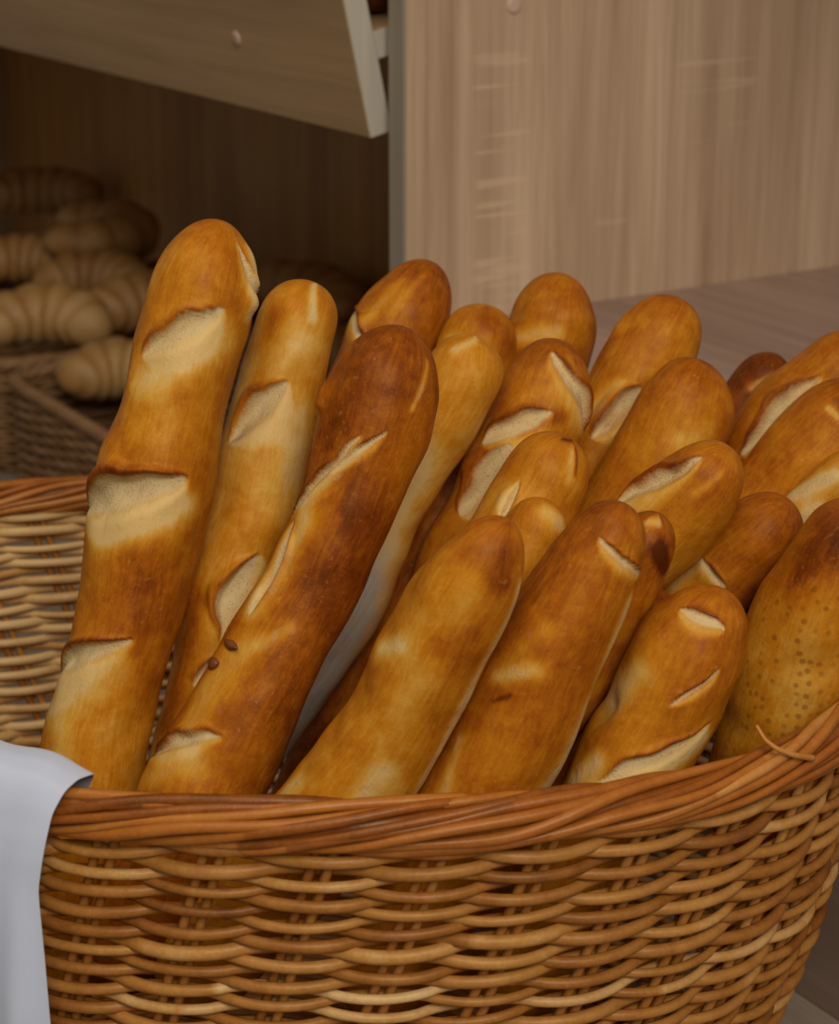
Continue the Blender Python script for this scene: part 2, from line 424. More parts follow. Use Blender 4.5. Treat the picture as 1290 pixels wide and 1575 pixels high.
# ------------------------------------------------------------------ baguettes
LOAVES = [
 dict(n=1, tone=0.5, label='tallest golden baguette at the far left of the basket, three pale slashes down it',
  axis=[[-0.1062, 1.1416, 1.2851, 0.0269], [-0.119, 1.1333, 1.2535, 0.0274], [-0.126, 1.1248, 1.2211, 0.0296], [-0.1332, 1.1159, 1.1876, 0.0302], [-0.1418, 1.1071, 1.1542, 0.0315], [-0.1498, 1.0985, 1.1218, 0.0312], [-0.1582, 1.0895, 1.0881, 0.0299], [-0.1677, 1.0806, 1.0545, 0.0295], [-0.1765, 1.0717, 1.0207, 0.0298], [-0.1833, 1.0628, 0.9875, 0.0276], [-0.1904, 1.0536, 0.953, 0.0267], [-0.1975, 1.0444, 0.9184, 0.0257], [-0.2044, 1.0354, 0.8848, 0.0247], [-0.2115, 1.026, 0.85, 0.0237]],
  marks=[('s', 0.0819, 0.883, 0.0477, -0.729, 0.0072, 1.0), ('p', 0.0933, 0.554, 0.0659, -0.455, 0.0122, 0.75), ('s', 0.1749, 1.13, 0.1403, -0.676, 0.0108, 1.0), ('p', 0.1795, 0.698, 0.1541, -0.652, 0.0093, 0.8), ('s', 0.2688, 1.323, 0.2304, -0.438, 0.0065, 1.0), ('p', 0.2805, 1.16, 0.2479, -0.283, 0.01, 0.6), ('s', 0.0068, -0.732, 0.0488, -1.334, 0.0029, 1.0), ('b', 0.0125, -1.336, 0.0408, -1.334, 0.0072, 5.5), ('p', 0.0113, -1.336, 0.0477, -1.334, 0.0047, 1), ('b', 0.0864, 0.676, 0.0842, 0.448, 0.0093, -2.0), ('b', 0.0295, -0.218, 0.0318, -0.372, 0.0215, 1.5), ('b', 0.1714, 1.066, 0.1703, 0.78, 0.0093, -1.5), ('b', 0.1346, 0.847, 0.1346, 0.952, 0.0143, 2), ('p', 0.2875, 0.623, 0.3202, 0.472, 0.0079, 0.35), ('d', 0.1933, -0.303, 0.242, -0.238, 0.0197, 0.12)]),
 dict(n=2, tone=0.36, label='pale thin baguette between the tall leftmost loaf and the dark brown loaf',
  axis=[[-0.0587, 1.1872, 1.2406, 0.0227], [-0.0707, 1.1783, 1.217, 0.0229], [-0.0772, 1.1691, 1.1924, 0.024], [-0.0832, 1.1595, 1.1669, 0.0251], [-0.0892, 1.15, 1.1414, 0.0255], [-0.096, 1.1408, 1.117, 0.0258], [-0.1039, 1.1314, 1.0921, 0.0259], [-0.1118, 1.1221, 1.0672, 0.0257], [-0.1163, 1.1125, 1.0416, 0.0251], [-0.1214, 1.1033, 1.017, 0.0251], [-0.1268, 1.0938, 0.9916, 0.0251], [-0.1321, 1.0843, 0.9663, 0.0245], [-0.1372, 1.0751, 0.9418, 0.0229], [-0.1425, 1.0656, 0.9166, 0.0213]],
  marks=[('s', 0.1027, 0.91, 0.0604, -0.279, 0.0074, 1.0), ('s', 0.212, -0.092, 0.1566, -0.533, 0.0081, 1.0), ('b', 0.1879, 1.089, 0.1924, 1.089, 0.0059, 2.5), ('b', 0.1306, 0.717, 0.1386, 0.702, 0.0111, -2.5), ('b', 0.055, 1.123, 0.0622, 1.115, 0.0092, -1.5), ('p', 0.0027, -0.023, 0.0208, -0.387, 0.0037, 0.8), ('p', 0.0415, -0.229, 0.0568, 0.555, 0.0148, 0.5), ('s', 0.2397, 0.234, 0.2183, -0.283, 0.0044, 1.0), ('d', 0.1906, 0.643, 0.2629, 0.724, 0.0104, 0.35), ('d', 0.0297, 0.536, 0.0748, 0.42, 0.0081, 0.3), ('p', 0.0775, -0.634, 0.1072, -0.749, 0.0111, 0.4)]),
 dict(n=3, tone=0.7, label='darkest brown long baguette, leaning right, with a ragged pale slash along its left side',
  axis=[[-0.0081, 1.1108, 1.2337, 0.0259], [-0.0173, 1.1018, 1.2062, 0.0289], [-0.0248, 1.0929, 1.1792, 0.031], [-0.0349, 1.084, 1.1519, 0.0276], [-0.0474, 1.0754, 1.1255, 0.0266], [-0.0592, 1.0669, 1.0998, 0.0263], [-0.0734, 1.0585, 1.0741, 0.0279], [-0.0874, 1.0501, 1.0483, 0.0297], [-0.102, 1.0418, 1.0228, 0.0307], [-0.1153, 1.0336, 0.9977, 0.0308], [-0.1288, 1.0251, 0.9717, 0.0297], [-0.1423, 1.0165, 0.9456, 0.0286], [-0.1554, 1.0083, 0.9204, 0.0274], [-0.1689, 0.9997, 0.8943, 0.0262]],
  marks=[('s', 0.1779, 0.927, 0.1189, 1.037, 0.0053, 1.0), ('s', 0.1268, 1.135, 0.0619, 0.096, 0.0032, 1.0), ('p', 0.173, 0.962, 0.1179, 0.65, 0.0077, 0.7), ('p', 0.1159, 0.904, 0.0746, 0.253, 0.0056, 0.5), ('b', 0.0422, 1.324, 0.052, 1.324, 0.0053, 4.5), ('b', 0.0246, 1.026, 0.0314, 1.105, 0.0077, -3.0), ('b', 0.0648, 0.806, 0.0756, 0.888, 0.007, -2.0), ('b', 0.2016, 1.171, 0.2065, 1.305, 0.0063, 1.5), ('p', 0.1937, 0.714, 0.24, 0.823, 0.014, 0.55), ('s', 0.2715, 1.327, 0.237, 0.094, 0.0049, 1.0), ('p', 0.2814, 1.228, 0.2597, 0.381, 0.0105, 0.6), ('p', 0.0157, -0.87, 0.0432, -0.64, 0.0018, 0.6), ('s', 0.0894, 0.679, 0.0579, -0.339, 0.0021, 1.0), ('p', 0.1878, 0.356, 0.172, -0.061, 0.0056, 0.5), ('d', 0.1051, -0.497, 0.1632, -0.672, 0.014, 0.15)]),
 dict(n=4, tone=0.36, label='pale floury baguette wedged against the right side of the dark brown loaf',
  axis=[[0.0317, 1.1812, 1.2115, 0.0209], [0.0247, 1.1766, 1.1888, 0.0211], [0.0163, 1.1723, 1.1673, 0.0225], [0.0032, 1.1685, 1.147, 0.0225], [-0.01, 1.1648, 1.1267, 0.0226], [-0.0224, 1.161, 1.1066, 0.0226], [-0.0322, 1.1565, 1.0843, 0.0227], [-0.0421, 1.1521, 1.062, 0.0227], [-0.0545, 1.148, 1.0407, 0.0228], [-0.0676, 1.1441, 1.0205, 0.0226], [-0.0814, 1.1402, 0.9997, 0.0224], [-0.0952, 1.1362, 0.9789, 0.0222], [-0.1087, 1.1324, 0.9586, 0.0207], [-0.1227, 1.1284, 0.9376, 0.0189]],
  marks=[('f', 0.1574, -0.07, 0.2669, -0.676, 0.0189, 1.0), ('p', 0.084, -0.081, 0.1422, -0.336, 0.0114, 0.5), ('p', 0.0753, -0.04, 0.1286, -0.448, 0.0114, 0.4), ('p', 0.0101, 0.528, 0.0, -0.191, 0.0038, 0.6)]),
 dict(n=5, tone=0.64, label='brown baguette tip standing behind the rounded top of the darkest long loaf',
  axis=[[0.0095, 1.3293, 1.223, 0.0249], [-0.0006, 1.3232, 1.2058, 0.0252], [-0.0097, 1.3172, 1.1889, 0.0289], [-0.0187, 1.3109, 1.1712, 0.0298], [-0.0275, 1.3046, 1.1535, 0.0293], [-0.036, 1.2985, 1.1363, 0.0287], [-0.0448, 1.2922, 1.1185, 0.0282], [-0.0536, 1.2859, 1.1007, 0.0277], [-0.0624, 1.2796, 1.083, 0.0272], [-0.0708, 1.2735, 1.0658, 0.0267], [-0.0796, 1.2672, 1.0481, 0.0261], [-0.0883, 1.2609, 1.0304, 0.0256], [-0.0968, 1.2548, 1.0133, 0.0251], [-0.1056, 1.2485, 0.9956, 0.0246]],
  marks=[('p', 0.0571, 0.742, 0.0242, 0.536, 0.0046, 0.4), ('p', 0.0423, 0.279, 0.0141, 0.073, 0.0033, 0.28), ('b', 0.0551, 0.789, 0.0645, 0.751, 0.0066, 2.5), ('s', 0.0464, 1.324, 0.0706, 0.469, 0.0041, 1.0)]),
 dict(n=6, tone=0.36, label='small pale baguette tip at the back between two browner tips, before the wood panel',
  axis=[[0.042, 1.2974, 1.2032, 0.0245], [0.0376, 1.2912, 1.1835, 0.0245], [0.0336, 1.2853, 1.1644, 0.0251], [0.0272, 1.2794, 1.1453, 0.0253], [0.0197, 1.2735, 1.1265, 0.0252], [0.0114, 1.268, 1.1086, 0.0248], [0.0028, 1.2623, 1.0902, 0.0243], [-0.0058, 1.2566, 1.0717, 0.0238], [-0.0144, 1.2509, 1.0532, 0.0233], [-0.0227, 1.2453, 1.0353, 0.0228], [-0.0313, 1.2396, 1.0169, 0.0223], [-0.0399, 1.2339, 0.9983, 0.0218], [-0.0483, 1.2283, 0.9804, 0.0214], [-0.0569, 1.2226, 0.9619, 0.0209]],
  marks=[('p', 0.0285, 0.611, 0.0591, 0.439, 0.0082, 0.5), ('d', 0.0088, -0.098, 0.0224, -0.82, 0.0082, 0.2)]),
 dict(n=7, tone=0.55, label='smooth orange baguette tip at the back, in front of the foot of the wood panel',
  axis=[[0.0934, 1.3399, 1.2136, 0.0256], [0.0875, 1.3338, 1.1952, 0.0256], [0.0832, 1.3277, 1.177, 0.027], [0.0778, 1.3215, 1.1585, 0.027], [0.0716, 1.3153, 1.1402, 0.0262], [0.065, 1.3094, 1.1227, 0.0252], [0.0581, 1.3034, 1.1046, 0.0247], [0.0513, 1.2973, 1.0865, 0.0242], [0.0445, 1.2912, 1.0684, 0.0237], [0.0379, 1.2853, 1.0509, 0.0233], [0.0311, 1.2793, 1.0328, 0.0228], [0.0243, 1.2732, 1.0147, 0.0223], [0.0177, 1.2673, 0.9972, 0.0218], [0.0108, 1.2612, 0.9791, 0.0214]],
  marks=[('p', 0.0497, 0.672, 0.0406, -0.154, 0.0059, 0.6), ('b', 0.0262, 1.006, 0.0307, 1.065, 0.0075, -2), ('b', 0.0229, -0.454, 0.0301, -0.728, 0.0168, 2)]),
 dict(n=8, tone=0.5, label='baguette torn open at the tip by two pale crossing slashes, middle of the basket',
  axis=[[0.083, 1.2105, 1.2016, 0.0252], [0.0765, 1.2035, 1.1837, 0.0252], [0.0715, 1.1966, 1.166, 0.0274], [0.0642, 1.1898, 1.1485, 0.0286], [0.0554, 1.1832, 1.1316, 0.0285], [0.0467, 1.1768, 1.1153, 0.0274], [0.0377, 1.1702, 1.0986, 0.0268], [0.0287, 1.1637, 1.0818, 0.0262], [0.0197, 1.1571, 1.0651, 0.0256], [0.011, 1.1508, 1.0489, 0.025], [0.002, 1.1442, 1.0323, 0.0244], [-0.007, 1.1377, 1.0156, 0.0238], [-0.0156, 1.1314, 0.9995, 0.0232], [-0.0246, 1.1249, 0.983, 0.0225]],
  marks=[('s', 0.0105, 0.25, 0.0503, -1.325, 0.0057, 1.0), ('s', 0.079, 0.902, 0.0438, -0.254, 0.0061, 1.0), ('s', 0.1226, 0.63, 0.0705, 0.207, 0.0091, 1.0), ('d', 0.0627, 0.19, 0.0451, -0.428, 0.0046, 0.3), ('p', 0.0111, -0.424, 0.0412, -0.976, 0.003, 0.3)]),
 dict(n=9, tone=0.48, label='golden baguette tip with a thin cracked flake, just below the torn open loaf',
  axis=[[0.0804, 1.1044, 1.1743, 0.0241], [0.0727, 1.0999, 1.1608, 0.0241], [0.0656, 1.0955, 1.1475, 0.0256], [0.058, 1.0909, 1.1339, 0.0267], [0.0496, 1.0865, 1.1207, 0.0262], [0.0409, 1.0823, 1.1083, 0.0253], [0.0319, 1.078, 1.0954, 0.0246], [0.0229, 1.0737, 1.0826, 0.0241], [0.0139, 1.0694, 1.0698, 0.0236], [0.0051, 1.0653, 1.0574, 0.0231], [-0.0039, 1.061, 1.0446, 0.0226], [-0.0129, 1.0567, 1.0318, 0.0221], [-0.0216, 1.0526, 1.0194, 0.0216], [-0.0306, 1.0483, 1.0065, 0.0211]],
  marks=[('s', 0.0587, 0.451, 0.0341, 0.551, 0.0032, 1.0), ('d', 0.0178, -0.662, 0.0052, -0.515, 0.0014, 0.32), ('d', 0.0037, 0.164, 0.0016, -0.401, 0.0011, 0.3), ('p', 0.0215, -0.531, 0.0068, -0.364, 0.0032, 0.45), ('b', 0.0571, 0.628, 0.0461, 0.728, 0.005, 2)]),
 dict(n=10, tone=0.46, label='small rounded baguette tip peeking out above the two smooth front loaves',
  axis=[[0.0637, 1.052, 1.1561, 0.015], [0.0618, 1.0486, 1.1458, 0.015], [0.0588, 1.0454, 1.1361, 0.0166], [0.0549, 1.0421, 1.1264, 0.0179], [0.05, 1.039, 1.117, 0.0182], [0.045, 1.036, 1.1081, 0.0184], [0.0394, 1.033, 1.099, 0.0184], [0.0339, 1.03, 1.09, 0.0182], [0.0283, 1.0269, 1.081, 0.0178], [0.0229, 1.024, 1.0722, 0.0174], [0.0174, 1.021, 1.0632, 0.0169], [0.0118, 1.018, 1.0542, 0.0165], [0.0065, 1.0151, 1.0454, 0.0161], [0.0009, 1.0121, 1.0364, 0.0156]],
  marks=[('p', 0.0078, -0.227, 0.0131, -1.322, 0.0048, 0.6)]),
 dict(n=11, tone=0.48, label='smooth golden baguette at the front rim with a round brown spot near its tip',
  axis=[[0.0424, 0.9526, 1.1772, 0.021], [0.0312, 0.9544, 1.1568, 0.0214], [0.0204, 0.956, 1.1367, 0.025], [0.01, 0.9575, 1.1152, 0.0264], [-0.0001, 0.9587, 1.0931, 0.0266], [-0.0101, 0.9598, 1.0715, 0.0267], [-0.0221, 0.9612, 1.0497, 0.028], [-0.0366, 0.9629, 1.0291, 0.0293], [-0.0514, 0.9646, 1.0083, 0.029], [-0.0659, 0.9662, 0.9879, 0.0284], [-0.0812, 0.9677, 0.9665, 0.0279], [-0.0966, 0.9691, 0.9449, 0.0273], [-0.1117, 0.9704, 0.9238, 0.0268], [-0.1276, 0.9716, 0.9017, 0.0262]],
  marks=[('b', 0.0866, 1.35, 0.0913, 1.347, 0.0078, 1.3), ('b', 0.057, 1.285, 0.0702, 1.35, 0.0091, -1.2), ('b', 0.1104, 1.145, 0.1183, 1.169, 0.0091, -1.5), ('p', 0.0233, -1.334, 0.0929, -1.339, 0.0039, 1), ('p', 0.0945, -1.339, 0.1449, -1.339, 0.0049, 1), ('d', 0.0233, -0.632, 0.0127, -0.503, 0.0085, 0.26), ('p', 0.0271, 0.027, 0.0477, -0.156, 0.0078, 0.3), ('p', 0.0835, 1.074, 0.0748, 0.726, 0.0059, 0.7), ('p', 0.1555, -0.253, 0.1368, -0.237, 0.0085, 0.75), ('p', 0.1925, 1.186, 0.1735, 0.976, 0.0059, 0.6), ('p', 0.1048, 0.057, 0.0772, -0.005, 0.0078, 0.2), ('p', 0.0447, 0.403, 0.0725, 0.526, 0.0059, 0.2)]),
 dict(n=12, tone=0.58, label='front orange brown baguette with one thin curved slash near its tip and pale right edge',
  axis=[[0.1008, 0.9811, 1.1759, 0.0229], [0.0912, 0.9803, 1.1556, 0.0231], [0.0824, 0.9794, 1.1355, 0.0262], [0.0722, 0.9786, 1.115, 0.028], [0.0621, 0.9776, 1.0941, 0.0286], [0.053, 0.9765, 1.0735, 0.0287], [0.0435, 0.9752, 1.0518, 0.029], [0.0335, 0.974, 1.0302, 0.0296], [0.0234, 0.9727, 1.0084, 0.0292], [0.0135, 0.9714, 0.987, 0.0286], [0.0031, 0.9699, 0.9648, 0.028], [-0.0073, 0.9684, 0.9424, 0.0273], [-0.0176, 0.9669, 0.9205, 0.0267], [-0.0282, 0.9653, 0.8976, 0.026]],
  marks=[('b', 0.0137, 0.448, 0.0181, 0.509, 0.0066, -1.5), ('s', 0.0174, 0.394, 0.0305, -1.322, 0.0026, 1.0), ('p', 0.043, -1.323, 0.0988, -1.326, 0.0049, 0.95), ('p', 0.1003, -1.308, 0.1538, -1.098, 0.0079, 1), ('p', 0.1011, 0.72, 0.0875, 0.15, 0.0053, 0.7), ('d', 0.1124, 0.559, 0.1049, 0.339, 0.0013, 0.28), ('p', 0.1677, 0.58, 0.1399, 0.822, 0.004, 0.5), ('p', 0.0689, 0.314, 0.0875, 0.615, 0.0066, 0.25)]),
 dict(n=13, tone=0.62, label='burnt baguette tip peeking out behind the slashed tip of the front orange loaf',
  axis=[[0.121, 1.0214, 1.1581, 0.0146], [0.1177, 1.0209, 1.1469, 0.0146], [0.114, 1.0205, 1.1362, 0.0158], [0.1098, 1.0201, 1.1252, 0.0174], [0.105, 1.0197, 1.1144, 0.0178], [0.1003, 1.0194, 1.1039, 0.0181], [0.0948, 1.0191, 1.0934, 0.0182], [0.0892, 1.0188, 1.0827, 0.0182], [0.0836, 1.0185, 1.0721, 0.0178], [0.0782, 1.0181, 1.0617, 0.0174], [0.0725, 1.0178, 1.0509, 0.017], [0.0669, 1.0174, 1.0401, 0.0166], [0.0613, 1.0171, 1.0296, 0.0162], [0.0556, 1.0166, 1.0187, 0.0158]],
  marks=[('d', 0.0147, -0.384, 0.0241, -0.945, 0.0041, 0.6), ('p', 0.0038, 0.363, 0.0026, -0.213, 0.0027, 0.8)]),
 dict(n=14, tone=0.5, label='rearmost yellowish baguette tip leaning right in front of the wooden counter',
  axis=[[0.1653, 1.2939, 1.2065, 0.0268], [0.1551, 1.2888, 1.1908, 0.0268], [0.1456, 1.2836, 1.1754, 0.0279], [0.1361, 1.2783, 1.1593, 0.0293], [0.1267, 1.2729, 1.1431, 0.0292], [0.1173, 1.2678, 1.1276, 0.0283], [0.1075, 1.2625, 1.1117, 0.0274], [0.0977, 1.2573, 1.0957, 0.0268], [0.0879, 1.252, 1.0798, 0.0263], [0.0784, 1.2469, 1.0643, 0.0257], [0.0686, 1.2416, 1.0484, 0.0252], [0.0588, 1.2363, 1.0324, 0.0246], [0.0493, 1.2312, 1.017, 0.0241], [0.0395, 1.2259, 1.001, 0.0235]],
  marks=[('s', 0.1066, 0.322, 0.0621, -0.107, 0.0081, 1.0), ('b', 0.0295, 1.331, 0.0357, 1.273, 0.0057, 3), ('b', 0.0157, 0.641, 0.0194, 0.748, 0.0057, -1.5), ('p', 0.0928, 0.618, 0.069, 0.322, 0.0057, 0.5), ('d', 0.0972, 0.177, 0.0715, 0.039, 0.0033, 0.3)]),
 dict(n=15, tone=0.54, label='smooth unslashed orange brown baguette leaning right, below the rearmost yellowish tip',
  axis=[[0.1694, 1.2235, 1.1857, 0.0283], [0.1618, 1.22, 1.169, 0.0283], [0.1547, 1.2165, 1.1528, 0.0292], [0.1475, 1.2128, 1.1359, 0.031], [0.139, 1.2093, 1.1195, 0.0312], [0.1305, 1.206, 1.1037, 0.031], [0.1214, 1.2026, 1.0875, 0.0301], [0.1122, 1.1991, 1.0713, 0.0294], [0.1029, 1.1957, 1.055, 0.0287], [0.0939, 1.1924, 1.0393, 0.0281], [0.0846, 1.1889, 1.0229, 0.0275], [0.0753, 1.1854, 1.0065, 0.0268], [0.0663, 1.182, 0.9906, 0.0262], [0.0569, 1.1785, 0.9741, 0.0255]],
  marks=[('p', 0.0488, -0.043, 0.0397, -0.65, 0.0078, 0.28), ('d', 0.0156, 0.164, 0.0144, -0.284, 0.0117, 0.08), ('p', 0.0676, 0.435, 0.0694, 0.046, 0.0078, 0.2)]),
 dict(n=17, tone=0.52, label='baguette with a long pale pitted slash beside a shiny rounded ridge, right half of basket',
  axis=[[0.1655, 1.0806, 1.1748, 0.0229], [0.1588, 1.0818, 1.1646, 0.023], [0.152, 1.083, 1.1548, 0.0235], [0.1446, 1.0844, 1.1449, 0.0252], [0.1368, 1.0857, 1.1351, 0.0261], [0.129, 1.0871, 1.1258, 0.0262], [0.1205, 1.0886, 1.1165, 0.0258], [0.1119, 1.0902, 1.1072, 0.0252], [0.1031, 1.0917, 1.0979, 0.0246], [0.0946, 1.0931, 1.0888, 0.024], [0.0857, 1.0946, 1.0794, 0.0235], [0.0768, 1.0961, 1.0699, 0.0229], [0.068, 1.0975, 1.0606, 0.0223], [0.0589, 1.0989, 1.051, 0.0217]],
  marks=[('s', 0.0706, 1.085, 0.0087, 0.534, 0.0071, 1.0), ('p', 0.0251, 0.052, 0.0103, -0.187, 0.0028, 0.4)]),  # the pale streak is the ridge's shine, painted into the crust colour
 dict(n=18, tone=0.62, label='big baguette at the right edge with a ragged pale slash down its upper left side',
  axis=[[0.2748, 1.2432, 1.1948, 0.0283], [0.2665, 1.2427, 1.1859, 0.0283], [0.2585, 1.2423, 1.1772, 0.0284], [0.2504, 1.2417, 1.168, 0.0289], [0.2429, 1.241, 1.1583, 0.0305], [0.2355, 1.2403, 1.1489, 0.0321], [0.228, 1.2395, 1.139, 0.0323], [0.2205, 1.2387, 1.1291, 0.032], [0.2129, 1.2379, 1.1192, 0.0313], [0.2056, 1.2372, 1.1096, 0.0303], [0.1979, 1.2363, 1.0996, 0.0292], [0.1903, 1.2355, 1.0896, 0.0279], [0.1829, 1.2347, 1.0798, 0.0266], [0.1752, 1.2338, 1.0697, 0.0253]],
  marks=[('s', 0.1052, 0.569, 0.035, 0.453, 0.0072, 1.0), ('p', 0.0773, 0.459, 0.0474, 0.292, 0.0056, 0.4)]),
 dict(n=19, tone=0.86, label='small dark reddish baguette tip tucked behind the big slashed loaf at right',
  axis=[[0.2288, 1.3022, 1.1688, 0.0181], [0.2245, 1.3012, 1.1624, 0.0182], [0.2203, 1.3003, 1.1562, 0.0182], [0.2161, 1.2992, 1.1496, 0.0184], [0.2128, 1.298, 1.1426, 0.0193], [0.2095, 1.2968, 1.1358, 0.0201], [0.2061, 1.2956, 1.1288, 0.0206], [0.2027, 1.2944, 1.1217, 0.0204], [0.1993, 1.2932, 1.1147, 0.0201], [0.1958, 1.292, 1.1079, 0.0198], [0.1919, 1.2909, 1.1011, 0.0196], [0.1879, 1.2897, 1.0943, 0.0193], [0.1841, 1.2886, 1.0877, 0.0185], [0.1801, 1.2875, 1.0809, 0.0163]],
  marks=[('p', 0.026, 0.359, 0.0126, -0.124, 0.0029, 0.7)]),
 dict(n=20, tone=0.58, label='orange brown baguette at the right edge lying just below the big slashed loaf',
  axis=[[0.268, 1.1774, 1.1802, 0.0285], [0.2595, 1.177, 1.1716, 0.0285], [0.2512, 1.1767, 1.1633, 0.0286], [0.2427, 1.1763, 1.1546, 0.0287], [0.2349, 1.1757, 1.1453, 0.0291], [0.2273, 1.1751, 1.1362, 0.0294], [0.2193, 1.1745, 1.1268, 0.0291], [0.2114, 1.1739, 1.1173, 0.0285], [0.2032, 1.1733, 1.108, 0.0278], [0.1951, 1.1728, 1.0992, 0.0272], [0.1866, 1.1722, 1.09, 0.0264], [0.1781, 1.1717, 1.0808, 0.0252], [0.1698, 1.1711, 1.0719, 0.0241], [0.1613, 1.1705, 1.0626, 0.0229]],
  marks=[('p', 0.0293, 0.627, 0.0289, 0.346, 0.0027, 0.7), ('d', 0.0783, 0.708, 0.0493, 0.552, 0.0076, 0.1)]),
 dict(n=21, tone=0.4, label='pale edged baguette tip at the right edge above the thick spotted loaf',
  axis=[[0.2527, 1.122, 1.156, 0.018], [0.2476, 1.1233, 1.1501, 0.0181], [0.2427, 1.1246, 1.1445, 0.0181], [0.2376, 1.1259, 1.1386, 0.0182], [0.2324, 1.1272, 1.1327, 0.0182], [0.2274, 1.1284, 1.127, 0.0183], [0.2221, 1.1297, 1.1211, 0.0183], [0.217, 1.1309, 1.115, 0.0177], [0.212, 1.1321, 1.1087, 0.0166], [0.2072, 1.1332, 1.1026, 0.0156], [0.2021, 1.1344, 1.0963, 0.0145], [0.197, 1.1355, 1.0899, 0.0134], [0.1921, 1.1366, 1.0838, 0.0123], [0.1869, 1.1377, 1.0773, 0.0108]],
  marks=[('p', 0.054, 1.363, 0.0198, 0.599, 0.0055, 0.9), ('p', 0.0566, 0.368, 0.038, 0.1, 0.0033, 0.8)]),
 dict(n=22, tone=0.64, label='dull brown baguette with two short pale marks, left of the thick spotted loaf',
  axis=[[0.2035, 1.1022, 1.137, 0.0221], [0.1981, 1.1037, 1.1298, 0.0222], [0.1929, 1.1051, 1.1228, 0.0223], [0.1874, 1.1065, 1.1155, 0.0224], [0.1814, 1.1081, 1.1087, 0.0233], [0.1755, 1.1097, 1.1021, 0.0242], [0.1696, 1.1112, 1.095, 0.0246], [0.1637, 1.1127, 1.0878, 0.0244], [0.1579, 1.1141, 1.0805, 0.0242], [0.1522, 1.1155, 1.0734, 0.0237], [0.1463, 1.1169, 1.066, 0.0232], [0.1403, 1.1183, 1.0586, 0.0225], [0.1345, 1.1196, 1.0514, 0.021], [0.1285, 1.121, 1.0439, 0.0196]],
  marks=[('s', 0.0521, 0.646, 0.0554, -0.216, 0.0026, 1.0), ('p', 0.0743, 0.686, 0.0539, 0.614, 0.0058, 0.7)]),
 dict(n=23, tone=0.46, label='thick baguette at the right rim with rows of small brown oven spots',
  axis=[[0.2323, 1.047, 1.1552, 0.0298], [0.2282, 1.0496, 1.14, 0.03], [0.2243, 1.052, 1.125, 0.0304], [0.2208, 1.0544, 1.1091, 0.0333], [0.2172, 1.0568, 1.0931, 0.0361], [0.2134, 1.059, 1.0775, 0.0364], [0.2094, 1.0613, 1.0612, 0.0366], [0.2057, 1.0634, 1.0446, 0.0357], [0.2018, 1.0655, 1.0279, 0.0347], [0.1976, 1.0675, 1.0117, 0.033], [0.1932, 1.0696, 0.9948, 0.0313], [0.1887, 1.0716, 0.9777, 0.0301], [0.1843, 1.0734, 0.961, 0.0288], [0.1797, 1.0753, 0.9435, 0.0275]],
  marks=[('d', 0.0391, 0.885, 0.015, 0.523, 0.0159, 0.32), ('o', 0.0481, 0.594, 0.1525, 0.244, 0.0248, 1.0), ('p', 0.0529, 0.323, 0.1127, 0.172, 0.0141, 0.2)]),
 dict(n=24, tone=0.5, label='front right twisted baguette with three pale slashes resting on the rim',
  axis=[[0.1515, 0.9922, 1.1276, 0.0248], [0.145, 0.9912, 1.1095, 0.0249], [0.1371, 0.9904, 1.0924, 0.0267], [0.1293, 0.9894, 1.0744, 0.0277], [0.1212, 0.9884, 1.0563, 0.0281], [0.1126, 0.9876, 1.0391, 0.0288], [0.1039, 0.9866, 1.021, 0.0294], [0.095, 0.9856, 1.0028, 0.0289], [0.086, 0.9845, 0.9845, 0.0284], [0.0773, 0.9835, 0.9666, 0.0279], [0.0682, 0.9823, 0.948, 0.0274], [0.059, 0.9811, 0.9292, 0.0269], [0.05, 0.9799, 0.9109, 0.0263], [0.0407, 0.9786, 0.8919, 0.0258]],
  marks=[('b', 0.0789, 1.233, 0.0834, 1.284, 0.0087, -4), ('b', 0.0025, -0.576, 0.0069, -0.792, 0.0074, 2), ('b', 0.0414, 0.994, 0.0477, 1.088, 0.0101, 1.5), ('b', 0.0432, -1.318, 0.0477, -1.318, 0.0074, -2), ('s', 0.0144, 0.984, 0.015, -0.37, 0.003, 1.0), ('s', 0.0591, 0.149, 0.0313, -0.535, 0.0023, 1.0), ('s', 0.1138, 0.607, 0.0597, -0.906, 0.004, 1.0), ('p', 0.117, 0.484, 0.0706, -0.902, 0.0054, 0.6), ('p', 0.0744, 1.148, 0.0527, 0.868, 0.0127, 0.7), ('p', 0.1216, 1.065, 0.1034, 0.744, 0.006, 0.7)]),
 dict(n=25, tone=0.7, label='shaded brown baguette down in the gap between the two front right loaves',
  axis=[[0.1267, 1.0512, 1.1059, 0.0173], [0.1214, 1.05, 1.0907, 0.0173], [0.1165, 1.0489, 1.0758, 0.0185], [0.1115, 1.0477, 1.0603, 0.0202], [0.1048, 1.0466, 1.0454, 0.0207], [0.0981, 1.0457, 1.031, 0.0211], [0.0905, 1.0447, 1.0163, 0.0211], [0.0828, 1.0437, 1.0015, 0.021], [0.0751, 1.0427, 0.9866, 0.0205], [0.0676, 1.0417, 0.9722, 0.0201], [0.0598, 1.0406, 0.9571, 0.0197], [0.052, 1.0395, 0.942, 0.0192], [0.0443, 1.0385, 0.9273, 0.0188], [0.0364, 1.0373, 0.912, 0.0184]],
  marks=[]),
 dict(n=26, tone=0.74, label='dark shaded baguette deep in the gap right of the pale floury loaf',
